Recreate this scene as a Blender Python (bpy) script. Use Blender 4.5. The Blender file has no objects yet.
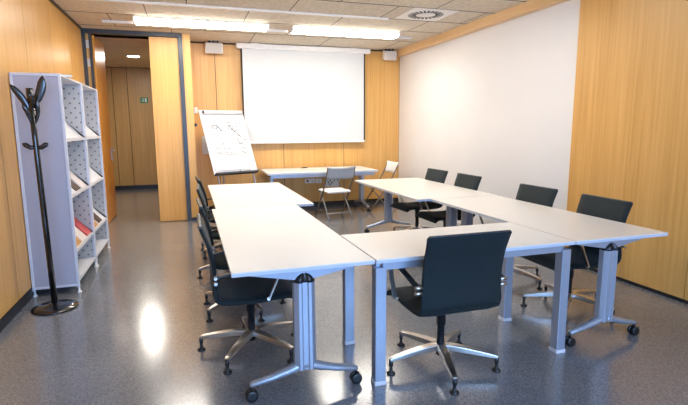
import bpy, bmesh, math, random
from mathutils import Vector, Matrix
random.seed(7)
S = bpy.context.scene
COL = S.collection
PI = math.pi

# ------------------------------------------------------------------ materials
def _nt(name):
    m = bpy.data.materials.new(name); m.use_nodes = True
    nt = m.node_tree; b = nt.nodes['Principled BSDF']
    return m, nt, b
def srgb(r, g, b):
    f = lambda c: (c/255/12.92) if c/255 <= .04045 else ((c/255+.055)/1.055)**2.4
    return (f(r), f(g), f(b), 1)
def plain(name, col, rough=.5, metal=0, spec=.5, var=.04, scale=30, bump=0, bscale=200, coat=0):
    m, nt, b = _nt(name)
    N = nt.nodes; L = nt.links
    tc = N.new('ShaderNodeTexCoord')
    nz = N.new('ShaderNodeTexNoise'); nz.inputs['Scale'].default_value = scale; nz.inputs['Detail'].default_value = 4
    L.new(tc.outputs['Object'], nz.inputs['Vector'])
    r = N.new('ShaderNodeValToRGB')
    r.color_ramp.elements[0].position = .3; r.color_ramp.elements[1].position = .7
    r.color_ramp.elements[0].color = tuple(c*(1-var) for c in col[:3])+(1,)
    r.color_ramp.elements[1].color = tuple(min(1, c*(1+var)) for c in col[:3])+(1,)
    L.new(nz.outputs['Fac'], r.inputs['Fac']); L.new(r.outputs['Color'], b.inputs['Base Color'])
    b.inputs['Roughness'].default_value = rough; b.inputs['Metallic'].default_value = metal
    b.inputs['Specular IOR Level'].default_value = spec
    b.inputs['Coat Weight'].default_value = coat
    if bump:
        n2 = N.new('ShaderNodeTexNoise'); n2.inputs['Scale'].default_value = bscale; n2.inputs['Detail'].default_value = 2
        L.new(tc.outputs['Object'], n2.inputs['Vector'])
        bp = N.new('ShaderNodeBump'); bp.inputs['Strength'].default_value = bump; bp.inputs['Distance'].default_value = .002
        L.new(n2.outputs['Fac'], bp.inputs['Height']); L.new(bp.outputs['Normal'], b.inputs['Normal'])
    return m
def wood(name, dark, mid, light, rough=.38, horizontal=False):
    m, nt, b = _nt(name); N = nt.nodes; L = nt.links
    tc = N.new('ShaderNodeTexCoord')
    def noise(sc, det, scale):
        mp = N.new('ShaderNodeMapping'); mp.inputs['Scale'].default_value = sc
        L.new(tc.outputs['Object'], mp.inputs['Vector'])
        n = N.new('ShaderNodeTexNoise'); n.inputs['Scale'].default_value = scale; n.inputs['Detail'].default_value = det
        n.inputs['Roughness'].default_value = .6
        L.new(mp.outputs['Vector'], n.inputs['Vector']); return n
    if horizontal: a, c = (40, .8, 40), (6, .3, 6)
    else: a, c = (38, 38, .9), (5, 5, .35)
    n1 = noise(a, 6, 1.0); n2 = noise(c, 3, 1.0)
    mx = N.new('ShaderNodeMix'); mx.data_type = 'FLOAT'; mx.inputs[0].default_value = .42
    L.new(n1.outputs['Fac'], mx.inputs[2]); L.new(n2.outputs['Fac'], mx.inputs[3])
    r = N.new('ShaderNodeValToRGB'); e = r.color_ramp.elements
    e[0].position = .30; e[0].color = dark; e[1].position = .70; e[1].color = light
    k = e.new(.5); k.color = mid
    L.new(mx.outputs[0], r.inputs['Fac']); L.new(r.outputs['Color'], b.inputs['Base Color'])
    b.inputs['Roughness'].default_value = rough
    b.inputs['Specular IOR Level'].default_value = .4
    return m
def floor_mat():
    m, nt, b = _nt('speckled_floor'); N = nt.nodes; L = nt.links
    tc = N.new('ShaderNodeTexCoord')
    v = N.new('ShaderNodeTexVoronoi'); v.inputs['Scale'].default_value = 170
    L.new(tc.outputs['Object'], v.inputs['Vector'])
    r = N.new('ShaderNodeValToRGB'); e = r.color_ramp.elements
    e[0].position = 0; e[0].color = FL[0]; e[1].position = 1; e[1].color = FL[2]
    k = e.new(.5); k.color = FL[1]
    sep = N.new('ShaderNodeSeparateColor'); L.new(v.outputs['Color'], sep.inputs['Color'])
    L.new(sep.outputs[0], r.inputs['Fac'])
    n = N.new('ShaderNodeTexNoise'); n.inputs['Scale'].default_value = 1.3; n.inputs['Detail'].default_value = 5
    L.new(tc.outputs['Object'], n.inputs['Vector'])
    mp = N.new('ShaderNodeMapRange'); mp.inputs['To Min'].default_value = .85; mp.inputs['To Max'].default_value = 1.15
    L.new(n.outputs['Fac'], mp.inputs['Value'])
    mx = N.new('ShaderNodeMix'); mx.data_type = 'RGBA'; mx.blend_type = 'MULTIPLY'; mx.inputs[0].default_value = 1
    L.new(r.outputs['Color'], mx.inputs[6]); L.new(mp.outputs['Result'], mx.inputs[7])
    L.new(mx.outputs[2], b.inputs['Base Color'])
    m2 = N.new('ShaderNodeMapRange'); m2.inputs['To Min'].default_value = .12; m2.inputs['To Max'].default_value = .24
    L.new(n.outputs['Fac'], m2.inputs['Value']); L.new(m2.outputs['Result'], b.inputs['Roughness'])
    b.inputs['Specular IOR Level'].default_value = .8; b.inputs['Coat Weight'].default_value = .6; b.inputs['Coat Roughness'].default_value = .22
    return m
def perforated():
    m, nt, b = _nt('perforated_white_steel'); N = nt.nodes; L = nt.links
    tc = N.new('ShaderNodeTexCoord'); sx = N.new('ShaderNodeSeparateXYZ'); L.new(tc.outputs['Object'], sx.inputs[0])
    def math_(op, a, bb=None):
        n = N.new('ShaderNodeMath'); n.operation = op
        for i, q in ((0, a), (1, bb)):
            if q is None: continue
            if isinstance(q, (int, float)): n.inputs[i].default_value = q
            else: L.new(q, n.inputs[i])
        return n.outputs[0]
    def cell(s, pitch, off=0):
        return math_('SUBTRACT', math_('FRACT', math_('ADD', math_('DIVIDE', s, pitch), off)), .5)
    def dots(off):
        y = cell(sx.outputs['X'], .085, off); z = cell(sx.outputs['Z'], .095, off)
        d = math_('SQRT', math_('ADD', math_('MULTIPLY', y, y), math_('MULTIPLY', math_('MULTIPLY', z, z), 1.25)))
        return math_('LESS_THAN', d, .105)
    f = math_('MAXIMUM', dots(0.0), dots(.5))
    mx = N.new('ShaderNodeMix'); mx.data_type = 'RGBA'
    mx.inputs[6].default_value = srgb(192, 189, 187); mx.inputs[7].default_value = srgb(100, 98, 98)
    L.new(f, mx.inputs[0]); L.new(mx.outputs[2], b.inputs['Base Color'])
    b.inputs['Roughness'].default_value = .5
    return m
def emis(name, col, strength):
    m, nt, b = _nt(name)
    b.inputs['Base Color'].default_value = (1, 1, 1, 1)
    b.inputs['Emission Color'].default_value = col; b.inputs['Emission Strength'].default_value = strength
    return m

FL = (srgb(96, 100, 106), srgb(118, 120, 125), srgb(140, 141, 144))
M = {}
M['wood'] = wood('honey_beech_veneer', srgb(202, 148, 76), srgb(219, 167, 94), srgb(230, 180, 110))
M['wood_door'] = wood('orange_beech_door', srgb(196, 124, 40), srgb(214, 142, 54), srgb(226, 158, 72), .3)
M['wood_dark'] = wood('corridor_veneer', srgb(168, 132, 78), srgb(184, 148, 92), srgb(198, 163, 108))
M['trim'] = wood('beech_trim', srgb(222, 178, 122), srgb(230, 190, 136), srgb(236, 200, 150), .4, True)
M['floor'] = floor_mat()
M['ceil'] = plain('mineral_fibre_panel', srgb(214, 202, 184), .9, var=.13, scale=26, bump=.5, bscale=90, spec=.2)
M['white_wall'] = plain('white_painted_wall', srgb(230, 227, 225), .55, var=.012, scale=2, spec=.3)
M['black'] = plain('black_skirting', srgb(30, 30, 32), .4)
M['gap'] = plain('shadow_gap', srgb(70, 52, 34), .8)
M['frame'] = plain('dark_grey_steel_frame', srgb(58, 62, 66), .35, metal=.2)
M['table'] = plain('white_laminate', srgb(224, 221, 216), .32, var=.01, scale=3, spec=.4)
M['edge'] = plain('pale_grey_edge_band', srgb(196, 202, 214), .35, var=.02)
M['alu'] = plain('silver_lacquered_metal', srgb(168, 176, 192), .32, metal=.45, var=.02)
M['alu_bar'] = plain('silver_lacquered_foot', srgb(165, 172, 185), .3, metal=.5, var=.02)
M['chrome'] = plain('polished_aluminium', srgb(205, 202, 198), .3, metal=1, var=.02)
M['plast'] = plain('black_plastic', srgb(24, 26, 29), .35, var=.05)
M['fabric'] = plain('charcoal_fabric', srgb(17, 30, 33), .75, var=.12, scale=350, bump=.25, bscale=500, spec=.35)
M['fabric'].node_tree.nodes['Principled BSDF'].inputs['Sheen Weight'].default_value = .05
M['rim'] = plain('dark_grey_rim', srgb(52, 60, 64), .4)
M['col'] = plain('black_gas_column', srgb(30, 34, 40), .3, metal=.3)
M['steel_white'] = plain('white_powder_steel', srgb(214, 214, 220), .45, var=.015)
M['steel_side'] = plain('lilac_white_steel', srgb(178, 177, 190), .5, var=.015)
M['perf'] = perforated()
M['rack_black'] = plain('glossy_black_stand', srgb(18, 18, 20), .22, coat=.5)
M['paper'] = plain('white_paper', srgb(208, 207, 203), .8, var=.01)
M['cover_red'] = plain('red_brochure', srgb(196, 70, 66), .4)
M['cover_dark'] = plain('dark_brochure', srgb(66, 46, 40), .4)
M['cover_pale'] = plain('pale_brochure', srgb(226, 214, 210), .4)
M['cover_ochre'] = plain('ochre_brochure', srgb(196, 140, 70), .4)
M['ink'] = plain('grey_marker_ink', srgb(92, 94, 102), .7)
M['screen'] = plain('matt_white_screen', srgb(216, 216, 214), .85, var=.008, scale=2, spec=.1)
M['casing'] = plain('white_casing', srgb(236, 232, 226), .4)
M['speaker'] = plain('pale_grey_speaker', srgb(222, 214, 204), .5)
M['grille'] = plain('grey_grille', srgb(200, 192, 182), .7, var=.1, scale=300)
M['fold_white'] = plain('white_chair_plastic', srgb(236, 236, 236), .4)
M['fold_grey'] = plain('pale_grey_chair_plastic', srgb(170, 172, 176), .45)
M['fold_frame'] = plain('grey_brown_tube', srgb(112, 100, 90), .35, metal=.6)
M['fold_light'] = plain('grey_tube', srgb(158, 156, 152), .35, metal=.5)
M['socket'] = plain('white_socket_plastic', srgb(242, 238, 228), .4)
M['red'] = plain('red_socket', srgb(150, 30, 30), .4)
M['green'] = plain('exit_green', srgb(20, 130, 96), .5)
M['sign_white'] = plain('sign_white', srgb(225, 235, 230), .5)
M['lamp'] = emis('lamp_diffuser', (1, .95, .86, 1), 34)
M['lamp_dim'] = emis('lamp_diffuser_dim', (1, .95, .86, 1), 19)
M['downlight'] = emis('downlight_diffuser', (1, .96, .88, 1), 18)
M['dark'] = plain('dark_slot', srgb(40, 38, 36), .8)

# ------------------------------------------------------------------ mesh helpers
class MB:
    def __init__(s): s.bm = bmesh.new(); s.mi = 0
    def _f(s, vs, smooth=False):
        try:
            f = s.bm.faces.new(vs); f.material_index = s.mi; f.smooth = smooth; return f
        except ValueError: return None
    def box(s, x0, x1, y0, y1, z0, z1, mat=None):
        v = [s.bm.verts.new((x, y, z)) for x in (x0, x1) for y in (y0, y1) for z in (z0, z1)]
        if mat is not None: v0 = [mat @ q.co for q in v]; [setattr(q, 'co', c) for q, c in zip(v, v0)]
        for q in ((0,1,3,2),(4,6,7,5),(0,4,5,1),(2,3,7,6),(0,2,6,4),(1,5,7,3)): s._f([v[i] for i in q])
        return s
    def rings(s, rings, smooth=True, cap=True, closed=True):
        R = [[s.bm.verts.new(p) for p in r] for r in rings]
        n = len(R[0])
        for a, b in zip(R, R[1:]):
            for i in range(n if closed else n-1):
                j = (i+1) % n
                s._f([a[i], a[j], b[j], b[i]], smooth)
        if cap and closed: s._f(R[0][::-1]); s._f(R[-1])
        return s
    def lathe(s, prof, n=24, c=(0,0,0), smooth=True):
        return s.rings([[(c[0]+r*math.cos(2*PI*i/n), c[1]+r*math.sin(2*PI*i/n), c[2]+z) for i in range(n)] for r, z in prof], smooth)
    def tube(s, pts, w, h=None, n=10, up=(0,0,1), rect=False, smooth=None):
        """sweep along pts; w (and h): full section sizes, a number or one per point"""
        pts = [Vector(p) for p in pts]; k = len(pts)
        W_ = w if isinstance(w, (list, tuple)) else [w]*k
        H_ = W_ if h is None else (h if isinstance(h, (list, tuple)) else [h]*k)
        rings = []; side = None
        for i, p in enumerate(pts):
            t = (pts[min(i+1, k-1)]-pts[max(i-1, 0)]).normalized()
            u = Vector(up); sd = t.cross(u)
            if sd.length < 1e-3: sd = side if side is not None else t.cross(Vector((0,1,0)))
            sd.normalize(); side = sd; u = sd.cross(t).normalized()
            if rect:
                r = [p+sd*a*W_[i]/2+u*b*H_[i]/2 for a, b in ((-1,-1),(1,-1),(1,1),(-1,1))]
            else:
                r = [p+sd*math.cos(2*PI*j/n)*W_[i]/2+u*math.sin(2*PI*j/n)*H_[i]/2 for j in range(n)]
            rings.append(r)
        return s.rings(rings, (not rect) if smooth is None else smooth)
    def prism(s, outline, z0, z1, mat=None):
        a = [Vector((x, y, z0)) for x, y in outline]; b = [Vector((x, y, z1)) for x, y in outline]
        if mat is not None: a = [mat @ q for q in a]; b = [mat @ q for q in b]
        return s.rings([a, b], False)
    def m(s, i): s.mi = i; return s
    def build(s, name, mat, parent=None, bevel=0, loc=None, seg=2, subs=0):
        bmesh.ops.recalc_face_normals(s.bm, faces=s.bm.faces[:])
        me = bpy.data.meshes.new(name); s.bm.to_mesh(me); s.bm.free()
        o = bpy.data.objects.new(name, me); COL.objects.link(o)
        for q in (mat if isinstance(mat, (list, tuple)) else [mat]): me.materials.append(q)
        if parent is not None: o.parent = parent
        if loc is not None: o.location = loc
        if bevel:
            b = o.modifiers.new('bevel', 'BEVEL'); b.width = bevel; b.segments = seg; b.limit_method = 'ANGLE'; b.angle_limit = .7
        if subs:
            b = o.modifiers.new('sub', 'SUBSURF'); b.levels = subs; b.render_levels = subs
        return o
def thing(name, label, cat, loc=(0,0,0), rz=0, group=None):
    o = bpy.data.objects.new(name, None); COL.objects.link(o); o.empty_display_size = .1
    o.location = loc; o.rotation_euler = (0, 0, rz)
    return tag(o, label, cat, group)
def tag(o, label, cat, group=None):
    if label: o['label'] = label; o['category'] = cat
    if group: o['group'] = group
    return o
def struct(o, label=None):
    o['kind'] = 'structure'
    if label: o['label'] = label
    return o
def dup(root, loc, rz, label):
    r = root.copy(); COL.objects.link(r); r.location = loc; r.rotation_euler = (0, 0, rz); r['label'] = label
    for ch in list(root.children):
        c = ch.copy(); COL.objects.link(c); c.parent = r
        for g in ch.children:
            d = g.copy(); COL.objects.link(d); d.parent = c
    return r

# ------------------------------------------------------------------ measured layout (metres)
XL, XR, YB, HC = -1.373, 3.865, 8.62, 2.866
YP = 7.98                     # plane of the door partition
YR = -2.2                     # wall behind the camera
YC = 12.6                     # end of the corridor

# ---- setting
b = MB(); b.box(XL-.25, XR+.25, YR-.2, YB+.1, -.12, 0); b.box(-2.6, .1, YB+.1, YC+.2, -.12, 0)
struct(b.build('floor', M['floor']), 'grey speckled glossy floor')

b = MB()
ys = [YB, 7.66, 6.85, 6.15, 5.5, 4.9, 4.3, 3.7, 3.1, 2.5, 1.9, 1.3, .7, .1, -.5, -1.1, -1.7, YR]
b.m(1).box(XL, XR+.1, YR, YB, HC+.02, HC+.1); b.m(0)
for i, (y1, y0) in enumerate(zip(ys, ys[1:])):
    if i: b.m(1).box(XL+.02, XR-.005, y1-.011, y1+.011, HC-.001, HC+.006); b.m(0)
    x = XL+.02 - (i*.73 % 1.2)
    while x < XR:
        a, c = max(x, XL+.02), min(x+1.2, XR-.005)
        if a > XL+.05: b.m(1).box(a-.005, a+.005, y0, y1, HC-.001, HC+.006); b.m(0)
        if c-a > .02: b.box(a+.003, c-.003, y0+.010, y1-.010, HC, HC+.02)
        x += 1.2
struct(b.build('ceiling', [M['ceil'], M['dark']]), 'beige mineral fibre ceiling panels')
b = MB(); yy = YP+.1
b.m(1).box(-2.6, -.01, YP+.06, YC+.1, HC+.021, HC+.1); b.m(0)
while yy < YC:
    b.box(-2.6, -.01, yy+.008, min(yy+.592, YC), HC, HC+.02); yy += .6
struct(b.build('ceiling_corridor', [M['ceil'], M['dark']]), 'corridor ceiling panels')

def panels_y(b, x0, x1, seams, z0, z1):
    for a, c in zip(seams, seams[1:]): b.box(x0, x1, a+.004, c-.004, z0, z1)
# left wall : veneer panels before a dark backing
b = MB(); b.m(1).box(XL-.12, XL-.012, YR, YP-.05, 0, HC+.02); b.m(0)
panels_y(b, XL-.012, XL, [YR, -.6, .4, 1.4, 2.4, 3.38, 4.37, 5.26, 6.2, 7.15, YP-.05], .09, HC-.02)
struct(b.build('wall_left', [M['wood'], M['gap']]), 'honey wood panelled wall')
b = MB(); b.box(XL-.01, XL+.004, YR, YP-.05, 0, .085); struct(b.build('baseboard_left', M['black']))
# back wall
b = MB(); b.m(1).box(.0, XR+.12, YB+.012, YB+.12, 0, HC+.02); b.m(0)
xs = [.06, .49, 1.62, 2.75, XR]
for a, c in zip(xs, xs[1:]): b.box(a+.005, c-.005, YB, YB+.012, .09, HC-.025)
struct(b.build('wall_back', [M['wood'], M['gap']]), 'honey wood panelled end wall')
b = MB(); b.box(.06, XR, YB-.012, YB+.01, 0, .06); struct(b.build('baseboard_back', M['black']))
# right wall: white part, then wood near the camera
b = MB(); b.box(XR, XR+.12, 4.165, YB, 0, HC+.02); struct(b.build('wall_right', M['white_wall']), 'plain white painted wall')
b = MB(); b.m(1).box(XR+.01, XR+.12, YR, 4.165, 0, HC+.02); b.m(0)
panels_y(b, XR-.018, XR+.01, [YR, -1.2, .1, 1.45, 2.8, 4.165], .03, HC)
struct(b.build('wall_right_wood', [M['wood'], M['gap']]), 'wood panelled stretch of the side wall')
b = MB(); b.box(XR-.022, XR+.01, YR, 4.165, 0, .028); struct(b.build('baseboard_right', M['black']))
b = MB(); b.box(XR-.10, XR, 4.165, YB, HC-.115, HC); struct(b.build('trim_1', M['trim']), 'wooden pelmet along the top of the white wall')
b = MB(); b.box(XL+.03, 2.58, 6.115, 6.165, HC-.018, HC); struct(b.build('trim_2', M['casing']), 'white rail across the ceiling panels')
b = MB(); b.box(XL, XL+.02, YR, YP-.05, HC-.022, HC-.001); struct(b.build('trim_3', M['black']), 'black reveal strip under the ceiling')
b = MB(); b.box(-1.0, 3.45, 7.26, 7.31, HC-.03, HC-.001); struct(b.build('trim_4', M['casing']), 'grey mounting rail beside the lamps')
# rear wall with window openings, outside the photo
b = MB()
b.box(XL-.12, XR+.12, YR-.15, YR, 0, .85); b.box(XL-.12, XR+.12, YR-.15, YR, 2.6, HC+.02)
for x0, x1 in ((XL-.12, XL+.25), (.95, 1.25), (3.0, XR+.12)): b.box(x0, x1, YR-.15, YR, .85, 2.6)
struct(b.build('wall_rear', M['white_wall']))
# partition with the door
b = MB(); b.box(-.012, .10, YP-.02, YB+.1, 0, HC+.02); struct(b.build('wall_partition', M['wood']), 'wood return beside the door')
b = MB(); b.box(-.012, .102, YP-.025, YP, 0, .05); struct(b.build('baseboard_partition', M['black']))
# corridor
b = MB(); b.m(1).box(-2.6, -.01, YC+.012, YC+.1, 0, HC+.02); b.m(0)
for a, c in zip([-2.6, -1.62, -1.30, -.2, -.01], [-1.62, -1.30, -.2, -.01]): b.box(a+.006, c-.006, YC, YC+.012, .09, HC-.01)
struct(b.build('wall_corridor_back', [M['wood_dark'], M['gap']]), 'wood panelled corridor wall')
b = MB(); b.box(-2.6, -.01, YC-.015, YC, 0, .1); struct(b.build('baseboard_corridor', M['black']))
b = MB(); b.box(-2.7, -2.6, YP-.05, YC+.1, 0, HC+.02); struct(b.build('wall_corridor_left', M['wood_dark']))
b = MB(); b.box(-.01, .1, YB+.1, YC+.1, 0, HC+.02); struct(b.build('wall_corridor_right', M['wood_dark']))
b = MB(); b.box(-2.6, XL-.01, YP-.06, YP+.05, 0, HC+.02); struct(b.build('wall_corridor_front', M['wood_dark']))
# door: dark steel frame, one fixed leaf, one leaf swung into the corridor
dr = bpy.data.objects.new('door_1', None); COL.objects.link(dr); struct(dr, 'double door with dark steel frame, one leaf open'); dr.location = (-.7, YP, 0)
def dl(x): return x+.7
f = MB()
f.box(dl(XL-.005), dl(XL+.045), -.05, .07, 0, HC); f.box(dl(XL+.085), dl(XL+.115), -.02, .07, 0, HC-.05)
f.box(dl(-.075), dl(-.012), -.05, .06, 0, HC); f.box(dl(XL+.045), dl(-.075), -.05, .06, HC-.06, HC)
fo = f.build('door_frame', M['frame'], dr)
MB().box(dl(XL+.045), dl(XL+.085), .0, .05, 0, HC-.06).build('jamb_strip', M['wood'], dr)
MB().box(dl(-.485), dl(-.08), -.005, .04, .012, HC-.065).build('fixed_leaf', M['wood'], dr, .002)
ang = math.radians(90)
T = Matrix.Translation((dl(XL+.095), .075, 0)) @ Matrix.Rotation(ang, 4, 'Z')
lf = MB().box(0, .90, -.045, 0, .012, HC-.07, T).build('open_leaf', M['wood_door'], dr, .002)
h = MB(); h.tube([T @ Vector((.83, -.045, 1.10)), T @ Vector((.83, -.09, 1.10)), T @ Vector((.71, -.095, 1.10))], .018)
h.box(.805, .855, -.052, -.044, .93, 1.13, T)
h.build('lever_handle', M['alu'], lf)
for z in (2.66, 2.40, 1.2, .3):
    MB().box(dl(XL+.045), dl(XL+.095), -.012, .0, z-.055, z+.055).build('hinge', M['speaker'], dr, .003)

# ------------------------------------------------------------------ tables
TZ = .74
def tabletop(x0, x1, y0, y1, root, th=.022):
    b = MB()
    b.m(0).box(x0, x1, y0, y1, TZ-.006, TZ)
    b.m(1).box(x0+.0005, x1-.0005, y0+.0005, y1-.0005, TZ-th, TZ-.006)
    return b.build('tabletop', [M['table'], M['edge']], root)
def t_leg(root, x, y, half=.31, span_support=.30, axis='x'):
    """column with a rounded cap, a bowed foot bar and two castors, running along x (or y)"""
    R = Matrix.Translation((x, y, 0)) @ (Matrix.Identity(4) if axis == 'x' else Matrix.Rotation(PI/2, 4, 'Z'))
    V = lambda *p: R @ Vector(p)
    sec = [(a*1.2, c*1.2) for a, c in [(-.05,-.012),(-.05,.02),(-.035,.034),(.035,.034),(.05,.02),(.05,-.012),(.03,-.034),(.016,-.034),(.012,-.027),(-.012,-.027),(-.016,-.034),(-.03,-.034)]]
    lg = MB().rings([[V(px*k, py*k, z) for px, py in sec] for z, k in ((.145, 1.0), (.64, .97))], False).build('leg_column', M['alu'], root, .002)
    c = MB(); rr = []
    for t in range(7):
        a = t/6*PI/2; rr.append([V(px*(.99*math.cos(a)*.8+.2*(1-t/6)+.0), py*(math.cos(a)*.75+.25), .64+.052*math.sin(a)) for px, py in sec])
    c.rings(rr, True).build('leg_cap', M['plast'], lg)
    s = MB()
    for sg in (-1, 1):
        s.tube([V(0, .012, .682), V(sg*.06, .012, .686), V(sg*span_support, .012, .708)], [.06, .06, .045], [.06, .058, .016], rect=True)
    s.build('support_arm', M['alu'], root)
    fb = MB()
    for sg in (-1, 1):
        p = [V(sg*t*half, 0, z) for t, z in ((0,.165),(.12,.160),(.3,.140),(.6,.115),(.95,.095),(1,.090))]
        fb.tube(p, [.07,.07,.06,.050,.042,.030], [.058,.058,.048,.040,.032,.022], 12)
    fb.build('foot_bar', M['alu_bar'], root)
    for sg in (-1, 1):
        p = V(sg*(half-.008), 0, 0)
        cs = MB().lathe([(.009,.05),(.009,.092)], 10, p)
        cs.tube([p+Vector((0,-.018,.036)), p+Vector((0,.018,.036))], [.03,.03], n=12, up=(0,0,1))
        co = cs.build('castor', M['plast'], root)
        for k in (-1, 1):
            w = MB(); q = p+Vector((0, k*.017, .0325))
            n = 20; prof = [(.018,-.010),(.029,-.009),(.0325,-.004),(.0325,.004),(.029,.009),(.018,.010)]
            w.rings([[q+Vector((r*math.cos(2*PI*i/n), d, r*math.sin(2*PI*i/n))) for i in range(n)] for r, d in prof], True)
            w.build('wheel', M['plast'], co)
def square_leg(root, x, y, s=.064):
    lg = MB().box(x-s/2, x+s/2, y-s/2, y+s/2, .022, .69).build('leg', M['alu'], root, .003)
    MB().box(x-s/2-.004, x+s/2+.004, y-s/2-.004, y+s/2+.004, 0, .024).build('leg_shoe', M['steel_white'], lg, .003)
def place_table(x0, x1, y0, y1, label, legs):
    cx, cy = (x0+x1)/2, (y0+y1)/2
    r = thing('meeting_table', label, 'table', (cx, cy, 0), 0, 'meeting tables in the U')
    tabletop(x0-cx, x1-cx, y0-cy, y1-cy, r)
    return r, cx, cy
XA, YF = .1686, 2.378
def arm_table(x0, x1, y0, y1, label, fy0, fy1, half=.305, lx=None):
    r, cx, cy = place_table(x0, x1, y0, y1, label, None)
    lx = cx if lx is None else lx
    t_leg(r, lx-cx, y0+fy0-cy, half); t_leg(r, lx-cx, y1-fy1-cy, half)
    MB().box(lx-cx-.03, lx-cx+.03, y0+fy0-cy+.04, y1-fy1-cy-.04, .655, .70).build('under_beam', M['alu'], r)
    return r
arm_table(XA, .933, YF, 4.412, 'white meeting table across the aisle from the magazine racks, its castor-footed column facing the camera', .075, .1)
arm_table(.204, 1.106, 4.422, 6.335, 'white meeting table on castor feet closest to the flipchart, far end of its row', .045, .15, .33)
arm_table(2.292, 3.058, YF, 4.306, 'white meeting table beside the wood panelled side wall, its near corner jutting out over castors', .075, .12, .285, 2.64)
arm_table(2.144, 3.078, 4.318, 6.235, 'white meeting table on castor feet beside the white wall, close to the folding chairs', .12, .09, .33)
r, cx, cy = place_table(.943, 2.284, YF, 3.036, 'short white meeting table on four square legs, bridging the two rows, chair pushed to it', None)
for sx, xx in ((-1, .972), (1, 2.226)):
    for yy in (2.412, 2.965): square_leg(r, xx-cx, yy-cy)
b = MB()
for yy in (2.412, 2.965): b.box(.99-cx, 2.21-cx, yy-cy-.012, yy-cy+.012, .672, .715)
for xx in (.972, 2.226): b.box(xx-cx-.012, xx-cx+.012, 2.43-cy, 2.95-cy, .672, .715)
b.build('under_frame', M['alu'], r)

# ------------------------------------------------------------------ office chair (faces +y, origin under its column)
def sling(prof, width_of, th=.024, ncol=9, crown=0):
    """a padded sheet following a side profile (y,z), with rounded side edges"""
    k = len(prof); P = [Vector((0, y, z)) for y, z in prof]
    nor = []
    for i in range(k):
        t = (P[min(i+1, k-1)]-P[max(i-1, 0)]).normalized(); nor.append(Vector((0, -t.z, t.y)))
    b = MB(); rings = []
    for i in range(k):
        w = width_of(i/(k-1))/2; r = []
        ts = [-1+2*j/(ncol-1) for j in range(ncol)]
        e = th*.5
        for t in ts: r.append(P[i]+Vector((t*(w-e*.7), 0, 0))+nor[i]*(th/2*(1 if abs(t) < 1 else .7)+crown*(1-t*t)))
        r.append(P[i]+Vector((w, 0, 0)))
        for t in ts[::-1]: r.append(P[i]+Vector((t*(w-e*.7), 0, 0))-nor[i]*(th/2*(1 if abs(t) < 1 else .7)-crown*(1-t*t)))
        r.append(P[i]+Vector((-w, 0, 0)))
        rings.append(r)
    return b.rings(rings, True)
def smooth_prof(pts, n=5):
    out = []
    for i in range(len(pts)-1):
        p0, p1, p2, p3 = pts[max(i-1,0)], pts[i], pts[i+1], pts[min(i+2, len(pts)-1)]
        for s in range(n):
            t = s/n
            out.append(tuple(.5*((2*p1[k])+(-p0[k]+p2[k])*t+(2*p0[k]-5*p1[k]+4*p2[k]-p3[k])*t*t+(-p0[k]+3*p1[k]-3*p2[k]+p3[k])*t**3) for k in (0,1)))
    out.append(pts[-1]); return out
BACKP = smooth_prof([(y+.008, z) for y, z in [(-.218,.440),(-.240,.475),(-.236,.56),(-.242,.66),(-.262,.76),(-.290,.84),(-.305,.884)]])
SEATP = smooth_prof([(y+.008, z) for y, z in [(-.235,.455),(-.214,.432),(-.14,.418),(0,.414),(.13,.424),(.215,.422),(.255,.40),(.262,.385)]])
def make_chair(label):
    r = thing('office_chair', label, 'chair', (0,0,0), 0, 'black swivel chairs around the U of tables')
    bk = sling(BACKP, lambda t: .506+.022*(2*abs(t-.52))**2-(.012 if t > .99 else 0), .026).build('backrest', M['fabric'], r)
    top = [(x, -.2975, .8875) for x in [-.245+.49*i/10 for i in range(11)]]
    MB().tube(top, .022, .012, 8).build('edge_piping', M['rim'], bk)
    sling(SEATP, lambda t: .52-.02*t*t, .04).build('seat', M['fabric'], r)
    MB().lathe([(.0,.068),(.026,.068),(.026,.10),(.024,.11),(.024,.26),(.03,.262),(.03,.34),(.034,.345),(.034,.375),(.075,.388),(.075,.402),(.0,.402)], 20).build('gas_column', M['col'], r)
    MB().lathe([(.0,.098),(.036,.098),(.044,.108),(.044,.128),(.036,.138),(.0,.138)], 24).build('base_hub', M['chrome'], r)
    for k in range(5):
        a = math.radians(-105+72*k); d = Vector((math.cos(a), math.sin(a), 0))
        z = Vector((0,0,1))
        sp = MB().tube([d*.03+z*.122, d*.12+z*.117, d*.24+z*.104, d*.325+z*.093, d*.345+z*.088], [.056,.050,.040,.032,.026], [.036,.036,.030,.022,.016], rect=True).build('spoke', M['chrome'], r, .004)
        q = d*.335
        MB().lathe([(.0,.0),(.026,.0),(.027,.008),(.014,.014),(.009,.03),(.009,.046),(.013,.05),(.013,.088),(.0,.09)], 16, q).build('glide', M['plast'], sp)
    for sg in (-1, 1):
        x = sg*.272
        ar = MB(); ar.tube([(x,-.222,.592),(x,-.09,.622),(x,.04,.650),(x,.10,.655)], [.030,.030,.030,.030], .014, rect=True, up=(0,0,1))
        ar.build('armrest', M['plast'], r, .002)
        st = MB(); st.tube([(x,.10,.655),(x,.145,.645),(x,.16,.615),(x,.13,.54),(x,.08,.43)], .026, .009, rect=True, up=(0,-1,.3))
        st.tube([(x,.08,.43),(sg*.235,.08,.422)], .02, .02)
        st.build('arm_strut', M['chrome'], r)
        js = MB()
        for z in (.592, .560): js.tube([(sg*.245,-.227,z),(sg*.29,-.227,z)], .020, n=12)
        js.build('arm_joint', M['chrome'], r)
    return r
chair = None
def place_chair(x, y, deg, label, base=0):
    global chair
    rz = math.radians(deg)
    if chair is None:
        chair = make_chair(label); chair.location = (x, y, 0); chair.rotation_euler = (0, 0, rz); return chair
    c = dup(chair, (x, y, 0), rz, label)
    for q in c.children:                       # the star base swivels freely under the seat
        if q.name.startswith('spoke'): q.rotation_euler.z = math.radians(base)
    return c
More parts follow.
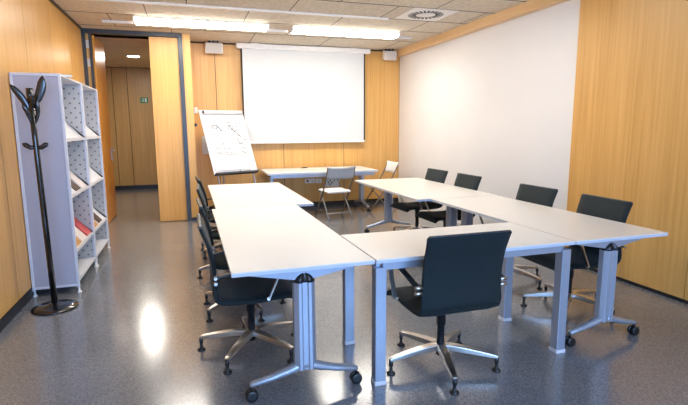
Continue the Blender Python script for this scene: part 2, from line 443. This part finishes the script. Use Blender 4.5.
place_chair(1.415, 2.50, 0, 'black swivel chair seen from behind, tucked under the short bridging table')
place_chair(.335, 3.08, -90, 'black swivel chair closest to the magazine racks, first in its row from the camera')
place_chair(.35, 3.85, -88, 'black swivel chair, second in the row on the flipchart side', -22)
place_chair(.36, 4.89, -92, 'black swivel chair, third in the row on the flipchart side', 34)
place_chair(.375, 5.74, -86, 'black swivel chair farthest along the flipchart side, nearest the door', -23)
place_chair(2.845, 3.0, 88, 'black swivel chair backing onto the wood panelled wall at the jutting table corner', 24)
place_chair(2.85, 3.78, 91, 'black swivel chair before the white wall where it meets the wood panelling', 14)
place_chair(2.862, 5.0, 90, 'black swivel chair before the white wall, third counted from the wood panelling')
place_chair(2.862, 5.76, 92, 'black swivel chair before the white wall, closest to the folding chairs')

# ------------------------------------------------------------------ side table at the end wall
BX0, BX1, BY0, BY1 = 1.17, 3.04, 7.62, 8.56
cx, cy = (BX0+BX1)/2, (BY0+BY1)/2
r = thing('side_table', 'long white table on castor legs against the end wall, under the projection screen', 'table', (cx, cy, 0))
tabletop(BX0-cx, BX1-cx, BY0-cy, BY1-cy, r, .03)
t_leg(r, BX0+.13-cx, 0, .36, .28, 'y'); t_leg(r, BX1-.13-cx, 0, .36, .28, 'y')
MB().box(BX0+.05-cx, BX1-.05-cx, BY0+.03-cy, BY0+.06-cy, .655, .708).build('front_rail', M['alu'], r)
for i, (x, y, a, lab) in enumerate(((1.95, 8.1, 10, 'white sheet of paper lying at the middle of the side table'), (1.5, 7.95, -8, 'white sheet of paper near the flipchart end of the side table'), (2.62, 8.05, 22, 'white sheet of paper beyond the grey folding chair on the side table'))):
    o = MB().box(-.105, .105, -.148, .148, 0, .002).build('paper_sheet', M['paper'], None); o.location = (x, y, TZ+.0005); o.rotation_euler.z = math.radians(a)
    tag(o, lab, 'paper', 'papers on the side table')
o = MB(); o.tube([(-.06,0,.008),(.04,.01,.008),(.06,.03,.008)], .015); o.tube([(.0,-.02,.008),(.0,.03,.02)], .015)
o = o.build('cable_adapter', M['plast'], None); o.location = (1.95, 8.42, TZ); tag(o, 'small dark cable adapter on the side table near the wall', 'adapter')

# ------------------------------------------------------------------ folding chairs (face +y)
def fold_chair(loc, deg, label, grey):
    r = thing('folding_chair', label, 'chair', loc, math.radians(deg), 'folding chairs by the side table')
    w = .235
    for sg in (-1, 1):
        MB().tube([(sg*w,-.30,.84),(sg*w,-.25,.72),(sg*w,-.10,.44),(sg*(w+.005),.12,.15),(sg*(w+.005),.22,.012)], .024).build('front_leg', M['fold_frame'], r)
        MB().tube([(sg*(w-.035),.10,.43),(sg*(w-.035),-.05,.26),(sg*(w-.03),-.26,.012)], .022).build('rear_leg', M['fold_light'], r)
    b = MB(); b.tube([(-w,.16,.095),(w,.16,.095)], .018); b.build('front_crossbar', M['fold_frame'], r)
    b = MB(); b.tube([(-w+.035,-.19,.10),(w-.035,-.19,.10)], .018); b.build('rear_crossbar', M['fold_light'], r)
    sling(smooth_prof([(-.20,.43),(-.16,.448),(0,.44),(.14,.45),(.20,.435)]), lambda t: .41+.02*math.sin(t*PI), .03).build('seat', M['fold_white'], r)
    BP = [(-.255,.655),(-.262,.70),(-.282,.76),(-.300,.82),(-.312,.85)]
    k = sling(BP, lambda t: .46+.05*t, .02, 11)
    for v in k.bm.verts: v.co.y -= .05*(1-(v.co.x/.25)**2)-.02
    for v in k.bm.verts:
        if v.co.z > .80: v.co.z -= .018*(1-(v.co.x/.25)**2)
    k.build('backrest', M['fold_grey'] if grey else M['fold_white'], r)
    return r
fold_chair((2.22, 7.50, 0), 8, 'folding chair with grey backrest, seen from behind at the side table', True)
fold_chair((3.17, 7.97, 0), 90, 'folding chair with bright white backrest, side-on at the end of the side table', False)

# ------------------------------------------------------------------ flipchart easel
psi, th = .373, .45
wB, lB = .75, 1.10
rt = Vector((math.cos(psi), math.sin(psi), 0)); up = Vector((-math.sin(psi)*math.sin(th), math.cos(psi)*math.sin(th), math.cos(th)))
nv = rt.cross(up)                          # towards the room
B0 = Vector((.352, 7.60, .748))
T = Matrix((( rt.x, up.x, nv.x, 0), (rt.y, up.y, nv.y, 0), (rt.z, up.z, nv.z, 0), (0,0,0,1)))
root = thing('flipchart_easel', 'white flipchart easel with a scribbled pad, standing between door and side table', 'flipchart', (B0.x, B0.y, 0))
T = Matrix.Translation((0, 0, B0.z)) @ T
MB().box(0, wB, 0, lB, -.02, 0, T).build('board', M['steel_white'], root, .003)
pad = MB().box(.03, wB-.015, .06, lB-.085, .001, .012, T).build('paper_pad', M['paper'], root)
k = MB()
def stroke(pts, w=.005):
    w *= 1.8
    for (x0, y0), (x1, y1) in zip(pts, pts[1:]):
        d = Vector((x1-x0, y1-y0)); n_ = Vector((-d.y, d.x)).normalized()*w/2 if d.length else Vector((0, w/2))
        q = [(x0+n_.x, y0+n_.y), (x1+n_.x, y1+n_.y), (x1-n_.x, y1-n_.y), (x0-n_.x, y0-n_.y)]
        k.rings([[T @ Vector((a, c, .0122)) for a, c in q], [T @ Vector((a, c, .0135)) for a, c in q]], False)
rnd = random.Random(3)
for row in range(8):
    y = .88-row*.075; x = .10+rnd.random()*.06
    while x < .62:
        n_ = rnd.randint(3, 6); p = [(x, y)]
        for _ in range(n_): p.append((p[-1][0]+rnd.uniform(.004, .022), y+rnd.uniform(-.02, .02)))
        if rnd.random() < .62: stroke(p, .004)
        x = p[-1][0]+rnd.uniform(.02, .06)
for cxy in ((.19, .80), (.46, .79)):
    stroke([(cxy[0]+.05*math.cos(t*.5), cxy[1]+.035*math.sin(t*.5)) for t in range(13)], .006)
stroke([(.14,.32),(.62,.32)], .003); stroke([(.22,.84),(.30,.72)], .009); stroke([(.42,.84),(.48,.76),(.60,.62)], .007); stroke([(.52,.6),(.56,.5),(.62,.52)], .006)
k.build('pad_lettering', M['ink'], pad)
MB().tube([T @ Vector((.035, lB-.055, .02)), T @ Vector((wB-.03, lB-.055, .02))], .06, .045, 12).build('clamp_bar', M['casing'], root)
b = MB(); b.lathe([(0, -.012), (.022, -.01), (.022, .01), (0, .012)], 12); 
for v in b.bm.verts: v.co = T @ (Matrix.Rotation(PI/2, 4, 'Y') @ v.co + Vector((.045, lB-.055, .045)))
b.build('clamp_knob', M['plast'], root)
MB().box(.005, wB-.02, -.015, .012, -.01, .075, T).build('pen_tray', M['frame'], root, .003)
for sx in (.07, wB-.07):
    a = T @ Vector((sx, .06, -.035)); e = Vector((a.x, a.y, 0)) - up*.0
    foot = a - up*((a.z-.01)/up.z); foot = Vector((a.x+(foot.x-a.x)*.75, a.y+(foot.y-a.y)*.75, .012))
    MB().tube([T @ Vector((sx, .5, -.035)), a, foot], .026).build('leg', M['alu'], root)
a = T @ Vector((wB/2, .95, -.04)); MB().tube([a, Vector((a.x-.02, a.y+.13, .012))], .026).build('rear_leg', M['alu'], root)
# eraser in the tray
o = MB().box(.42, .60, .013, .047, .015, .06, T).build('board_eraser', M['fold_grey'], None, .004); o.location = (B0.x, B0.y, 0)
tag(o, 'grey eraser block resting in the flipchart tray', 'eraser')

# ------------------------------------------------------------------ projection screen
root = thing('projection_screen', 'large white projection screen pulled down before the wooden end wall', 'screen', (2.02, 8.52, 0))
MB().box(-1.18, 1.20, -.05, .06, HC-.095, HC-.012).build('case', M['casing'], root, .006)
s = MB(); s.m(1).box(-1.112, 1.112, -.006, .006, 1.215, HC-.09); s.m(0).box(-1.085, 1.085, -.0075, -.0062, 1.215, HC-.09)
s.build('screen_fabric', [M['screen'], M['dark']], root)
MB().box(-1.10, 1.10, -.014, .014, 1.185, 1.222).build('bottom_bar', M['casing'], root, .004)
for x in (-.86, .88): MB().box(x-.05, x+.05, -.055, .05, HC-.014, HC).build('bracket', M['casing'], root)

# ------------------------------------------------------------------ speakers
def speaker(x, label, rz, w=.25):
    r = thing('wall_speaker', label, 'speaker', (x, 8.47, 2.76), rz, 'loudspeakers flanking the screen')
    Tt = Matrix.Rotation(math.radians(14), 4, 'X')
    b = MB(); b.box(-w/2, w/2, -.075, .08, -.085, .075, Tt); b.build('cabinet', M['speaker'], r, .014, seg=3)
    MB().box(-w/2+.018, w/2-.018, -.079, -.074, -.068, .058, Tt).build('grille', M['grille'], r)
    b = MB(); b.box(-.09, .09, .04, .13, .085, .098); 
    for q in (-.08, -.02, .05): b.box(q, q+.025, -.02, .02, .06, .105)
    b.build('bracket', M['plast'], r)
    return r
speaker(.475, 'pale grey loudspeaker above the flipchart, tilted down under the ceiling', 0, .28)
speaker(3.59, 'pale grey loudspeaker in the corner by the white wall, under the ceiling', math.radians(-6), .235)

# ------------------------------------------------------------------ ceiling lamps
def batten(x0, x1, y, label, lamp='lamp'):
    cx = (x0+x1)/2
    r = thing('ceiling_lamp', label, 'lamp', (cx, y, HC), 0, 'fluorescent ceiling lamps')
    L_ = (x1-x0)/2
    MB().box(-L_, L_, -.145, .145, -.02, -.001).build('housing', M['casing'], r, .004)
    sec = [(-.14,-.02),(-.135,-.048),(-.10,-.062),(0,-.066),(.10,-.062),(.135,-.048),(.14,-.02)]
    MB().rings([[(x, yy, z) for yy, z in sec] for x in (-L_+.01, L_-.01)], True).build('diffuser', M[lamp], r)
    if label is None:                          # the next row, overhead and outside the photo
        for q in ('label', 'category', 'group'):
            if q in r: del r[q]
        r.name = 'ceiling_light_row'; struct(r)
    for sg in (-1, 1): MB().box(sg*L_-.012, sg*L_+.012, -.143, .143, -.068, -.001).build('end_cap', M['casing'], r, .004)
    return r
batten(-.585, 1.13, 7.04, 'glowing fluorescent ceiling lamp above the flipchart side, nearer the door')
batten(1.475, 3.10, 7.08, 'glowing fluorescent ceiling lamp nearer the white wall, before the screen')
batten(-.585, 1.13, 4.25, None, 'lamp_dim'); batten(1.4, 3.0, 4.25, None, 'lamp_dim')
# downlight in the corridor
r = thing('downlight', 'round glowing downlight in the corridor ceiling', 'lamp', (-.94, 10.6, HC))
MB().lathe([(.13,-.012),(.15,-.012),(.152,-.001),(.13,-.001)], 28).build('ring', M['casing'], r)
MB().lathe([(.0,-.016),(.11,-.014),(.13,-.006),(.0,-.004)], 28).build('diffuser', M['downlight'], r)

# ------------------------------------------------------------------ air vent
r = thing('air_vent', 'square white ceiling vent with a ring of radial slots', 'vent', (2.95, 5.80, HC), 0)
MB().box(-.30, .30, -.30, .30, -.008, -.001).build('plate', M['casing'], r, .002)
b = MB()
for i in range(24):
    a = 2*PI*i/24
    Rm = Matrix.Rotation(a, 4, 'Z')
    b.box(.125, .225, -.013, .013, -.0095, -.0078, Rm)
b.build('radial_slots', M['dark'], r)
MB().lathe([(.0,-.016),(.10,-.014),(.115,-.008),(.0,-.007)], 28).build('centre_disc', M['casing'], r)

# ------------------------------------------------------------------ coat stand
root = thing('coat_stand', 'black coat stand with leaf-shaped hooks on a round base by the magazine racks', 'coat stand', (-1.115, 4.34, 0))
MB().lathe([(.0,0),(.165,0),(.172,.006),(.168,.014),(.12,.026),(.05,.036),(.03,.05),(.0,.052)], 40).build('base', M['rack_black'], root)
MB().tube([(0,0,.045),(-.012,0,.8),(-.02,0,1.36),(-.024,0,1.70)], [.046,.044,.042,.042], n=16).build('pole', M['rack_black'], root)
def leaf(p0, p1, w, t=.016, side=(0,1,0)):
    p0, p1 = Vector(p0), Vector(p1); d = p1-p0
    n = 10; pts = []; ws = []; hs = []
    bend = d.normalized().cross(Vector(side)).normalized()*(-.12*d.length)
    for i in range(n+1):
        q = i/n; pts.append(p0+d*q+bend*math.sin(q*PI)*.5); ww = w*(.35+.65*math.sin(min(1, q*1.25+.05)*PI*.62)) if q < .75 else w*(1-((q-.75)/.25)**2*.9)*.96
        ws.append(max(.006, ww)); hs.append(t*(1 if q < .9 else .7))
    return MB().tube(pts, ws, hs, 12, up=side)
for p0, p1, w in (((-.03,0,1.56),(-.145,-.02,1.79),.052), ((-.01,0,1.62),(.075,-.01,1.86),.066), ((-.02,-.02,1.60),(.0,-.06,1.72),.034),
                  ((-.03,.02,1.52),(-.02,.09,1.72),.036), ((-.03,-.02,1.50),(-.07,-.05,1.64),.034), ((-.005,0,1.50),(.02,-.02,1.68),.034)):
    leaf(p0, p1, w).build('leaf_hook', M['rack_black'], root)
for sg in (-1, 1):
    MB().tube([(-.02, 0, 1.315), (-.02+sg*.035, -.004, 1.312), (-.02+sg*.07, -.008, 1.335), (-.02+sg*.088, -.01, 1.345)], [.03,.02,.02,.010], [.026,.036,.040,.012], 12).build('side_hook', M['rack_black'], root)
MB().tube([(-.024,0,1.66),(-.026,0,1.765)], [.046,.050], n=16).build('pole_cap', M['rack_black'], root)

# ------------------------------------------------------------------ magazine racks against the left wall
RX0, RX1, RH = -1.368, -.995, 1.915
def rack(y0, y1, label):
    r = thing('magazine_rack', label, 'shelf', (RX0, y0, 0), 0, 'white magazine racks')
    D, L_ = RX1-RX0, y1-y0
    for y in (0, L_-.022):
        sp = MB().box(.018, D-.018, y+.004, y+.018, .07, RH-.01).build('side_panel', M['steel_side'], r)
        yi = y+.018 if y == 0 else y-.0
        MB().box(.03, D-.03, yi, yi+.004, .12, RH-.03).build('perforated_liner', M['perf'], r)
        b = MB()
        for x in (0, D-.024): b.box(x, x+.024, y, y+.022, .05, RH)
        b.box(.024, D-.024, y, y+.022, RH-.024, RH); b.box(.024, D-.024, y, y+.022, .062, .084)
        b.build('side_frame', M['steel_white'], sp, .004)
        for x in (.013, D-.012):
            MB().lathe([(.0,0),(.020,0),(.021,.006),(.010,.014),(.008,.052),(.0,.052)], 14, (x, y+(.022 if y == 0 else .0), 0)).build('foot', M['casing'], r)
    MB().box(.012, .02, .022, L_-.022, .09, RH-.01).build('back_panel', M['steel_white'], r)
    MB().box(.012, D-.004, .022, L_-.022, RH-.018, RH-.004).build('top_panel', M['steel_white'], r)
    MB().box(.02, D-.006, .022, L_-.022, .095, .115).build('bottom_shelf', M['steel_white'], r)
    for z in (1.345, .855, .36):
        s = MB(); pr = [(D-.006, z), (D-.006, z+.028), (D-.014, z+.028), (D-.018, z+.012), (.10, z+.300), (.10, z+.284)]
        s.rings([[(x, y, zz) for x, zz in pr] for y in (.024, L_-.024)], False)
        s.build('slanted_shelf', M['steel_white'], r)
    return r
rack(4.69, 5.565, 'white perforated magazine rack nearer the camera, behind the coat stand')
rack(5.57, 6.45, 'white perforated magazine rack nearer the open door')
def brochure(y, z, w, h, mat, label, lay=0, th=.006):
    """leans on a slanted shelf whose front lip is at height z"""
    sl = math.atan2(.288, RX1-RX0-.118)
    o = MB().box(0, h, -w/2, w/2, 0, th).build('brochure', mat, None)
    o.location = (RX1-.030, y, z+.0275+lay)
    # local +x runs up the slope towards the wall, local +z away from the shelf
    o.matrix_world = Matrix.Translation(o.location) @ Matrix(((-math.cos(sl), 0, math.sin(sl), 0), (0, -1, 0, 0), (math.sin(sl), 0, math.cos(sl), 0), (0,0,0,1)))
    return tag(o, label, 'brochure', 'brochures on the racks')
brochure(5.12, .855, .21, .26, M['cover_dark'], 'dark brochure on the middle shelf of the rack behind the coat stand')
brochure(5.38, .855, .21, .26, M['cover_pale'], 'pale brochure beside the dark one, middle shelf of the nearer rack')
brochure(4.95, .36, .21, .27, M['cover_ochre'], 'ochre brochure on the lowest slanted shelf of the nearer rack')
brochure(5.18, .36, .21, .28, M['cover_pale'], 'pale brochure between ochre and red ones, lowest slanted shelf')
brochure(5.42, .36, .20, .28, M['cover_red'], 'red brochure on the lowest slanted shelf of the nearer rack', th=.012)
brochure(5.85, .36, .2, .26, M['cover_ochre'], 'ochre brochure on the lowest slanted shelf of the rack by the door')
brochure(6.12, .36, .21, .26, M['cover_dark'], 'dark brochure on the lowest slanted shelf of the rack by the door')
brochure(5.75, 1.345, .2, .25, M['cover_pale'], 'pale brochure on the top slanted shelf of the rack by the door')
o = MB().box(-.13, .13, -.09, .09, 0, .018).m(1).box(-.125, .125, -.085, .085, .018, .022).build('booklet', [M['paper'], M['cover_ochre']], None)
o.location = (-1.12, 5.0, RH+.0005); o.rotation_euler.z = .5
tag(o, 'booklet with brownish cover lying on top of the nearer magazine rack', 'book')

# ------------------------------------------------------------------ small wall items
def wall_plate(x0, x1, z0, z1, name, label, cat, y=YB):
    r = thing(name, label, cat, ((x0+x1)/2, y, (z0+z1)/2)); w, hh = (x1-x0)/2, (z1-z0)/2
    MB().box(-w, w, -.014, 0, -hh, hh).build('plate', M['socket'], r, .004)
    return r, w, hh
r, w, hh = wall_plate(1.995, 2.185, .445, .525, 'wall_socket', 'white double wall socket with one red outlet under the side table', 'socket')
b = MB()
for i in range(1): b.tube([(-w/2, -.0155, 0), (-w/2, -.012, 0)], .045, n=16, up=(0,0,1))
b.build('red_outlet', M['red'], r); MB().tube([(w/2, -.0155, 0), (w/2, -.012, 0)], .045, n=16, up=(0,0,1)).build('outlet', M['speaker'], r)
r, w, hh = wall_plate(2.20, 2.315, .44, .525, 'wall_socket', 'single white wall socket between the red outlet and the cable panel', 'socket')
MB().tube([(0, -.0155, 0), (0, -.012, 0)], .045, n=16, up=(0,0,1)).build('outlet', M['speaker'], r)
r, w, hh = wall_plate(2.385, 2.66, .36, .545, 'connection_panel', 'white wall panel with dark cable sockets behind the grey folding chair', 'panel')
for x, z in ((-.08, .0), (-.045, .025), (-.01, -.01), (.03, .02), (.1, .04)):
    MB().tube([(x, -.018, z), (x, -.012, z)], .026, n=10, up=(0,0,1)).build('jack', M['frame'], r)
c = MB(); c.tube([(-.08,-.02,0),(-.07,-.04,-.05),(-.05,-.03,-.06),(-.01,-.02,-.01)], .01); c.build('cable', M['frame'], r)
c = MB(); c.tube([(.1,-.02,.04),(.12,-.05,-.02),(.13,-.04,-.09)], .01)
c.build('cable', M['frame'], r)
r, w, hh = wall_plate(.11, .17, 1.70, 1.80, 'light_switch', 'white light switch on the wood beside the door, above the key lock', 'switch')
MB().box(-.018, .018, -.02, -.012, -.03, .03).build('rocker', M['casing'], r, .003)
r = thing('key_switch', 'small dark key switch below the light switch', 'switch', (.13, YB, 1.51))
MB().tube([(0,-.014,0),(0,-.001,0)], .05, n=16, up=(0,0,1)).build('rosette', M['frame'], r)
MB().box(-.005, .005, -.03, -.012, -.03, .03).build('key', M['frame'], r)
o = MB().box(-.10, .10, -.004, 0, -.15, .15).build('notice_sheet', M['paper'], None); o.location = (.32, YB, 1.17)
tag(o, 'white notice sheet on the wood wall, half hidden behind the flipchart', 'notice')
r = thing('exit_sign', 'small green exit pictogram sign on the dim corridor wall', 'sign', (-.95, YC, 2.12))
MB().box(-.085, .085, -.012, -.001, -.065, .065).build('plate', M['green'], r)
k2 = MB()
k2.box(.02, .075, -.0135, -.012, -.065, .065)
k2.lathe([(0,-.0008),(.016,-.0008),(.016,.0008),(0,.0008)], 12)
for v in list(k2.bm.verts)[-48:]: v.co = Vector((v.co.x-.03, -.013+v.co.z, v.co.y+.052))
for p, q in (((-.03,.03),(-.045,-.015)),((-.045,-.015),(-.015,-.045)),((-.015,-.045),(-.02,-.07)),((-.045,-.015),(-.075,-.04)),((-.035,.02),(-.005,.0)),((-.035,.022),(-.07,.005))):
    k2.tube([(p[0], -.013, p[1]), (q[0], -.013, q[1])], .014, .002, rect=True, up=(0,1,0))
for v in k2.bm.verts: v.co.x *= .7; v.co.z *= .7
k2.build('pictogram', M['sign_white'], r)

# ------------------------------------------------------------------ lights
def area(name, loc, sx, sy, power, col, rot=(0,0,0)):
    l = bpy.data.lights.new(name, 'AREA'); l.shape = 'RECTANGLE'; l.size = sx; l.size_y = sy; l.energy = power; l.color = col
    o = bpy.data.objects.new(name, l); COL.objects.link(o); o.location = loc; o.rotation_euler = rot; return o
WARM = (1, .93, .82)
area('corridor_light', (-.94, 10.6, HC-.03), .25, .25, 42, WARM)
for x0, x1 in ((XL+.25, .95), (1.25, 3.0)):
    area('window_daylight', ((x0+x1)/2, YR-.2, 1.72), x1-x0, 1.75, 160, (.31, .55, 1.0), (PI/2, 0, 0))
w = bpy.data.worlds.new('World'); S.world = w; w.use_nodes = True
w.node_tree.nodes['Background'].inputs['Color'].default_value = (.5, .7, 1, 1)
w.node_tree.nodes['Background'].inputs['Strength'].default_value = .6

# ------------------------------------------------------------------ camera
yaw, pitch, roll, f, hcam = .3086, .1542, -.0056, 482.9174, 1.4549
fw = Vector((math.sin(yaw)*math.cos(pitch), math.cos(yaw)*math.cos(pitch), -math.sin(pitch)))
rr = Vector((math.cos(yaw), -math.sin(yaw), 0)); uu = rr.cross(fw)
r2 = rr*math.cos(roll)+uu*math.sin(roll); u2 = -rr*math.sin(roll)+uu*math.cos(roll)
cam = bpy.data.cameras.new('camera'); co = bpy.data.objects.new('camera', cam); COL.objects.link(co)
cam.sensor_width = 36; cam.lens = f/688*36; cam.clip_start = .05
co.matrix_world = Matrix(((r2.x, u2.x, -fw.x, 0), (r2.y, u2.y, -fw.y, 0), (r2.z, u2.z, -fw.z, hcam), (0,0,0,1)))
S.camera = co
S.view_settings.view_transform = 'Standard'; S.view_settings.look = 'None'; S.view_settings.gamma = 1
S.view_settings.exposure = 0.06; S.view_settings.use_curve_mapping = False
S.cycles.max_bounces = 10; S.cycles.diffuse_bounces = 6; S.cycles.sample_clamp_indirect = 8
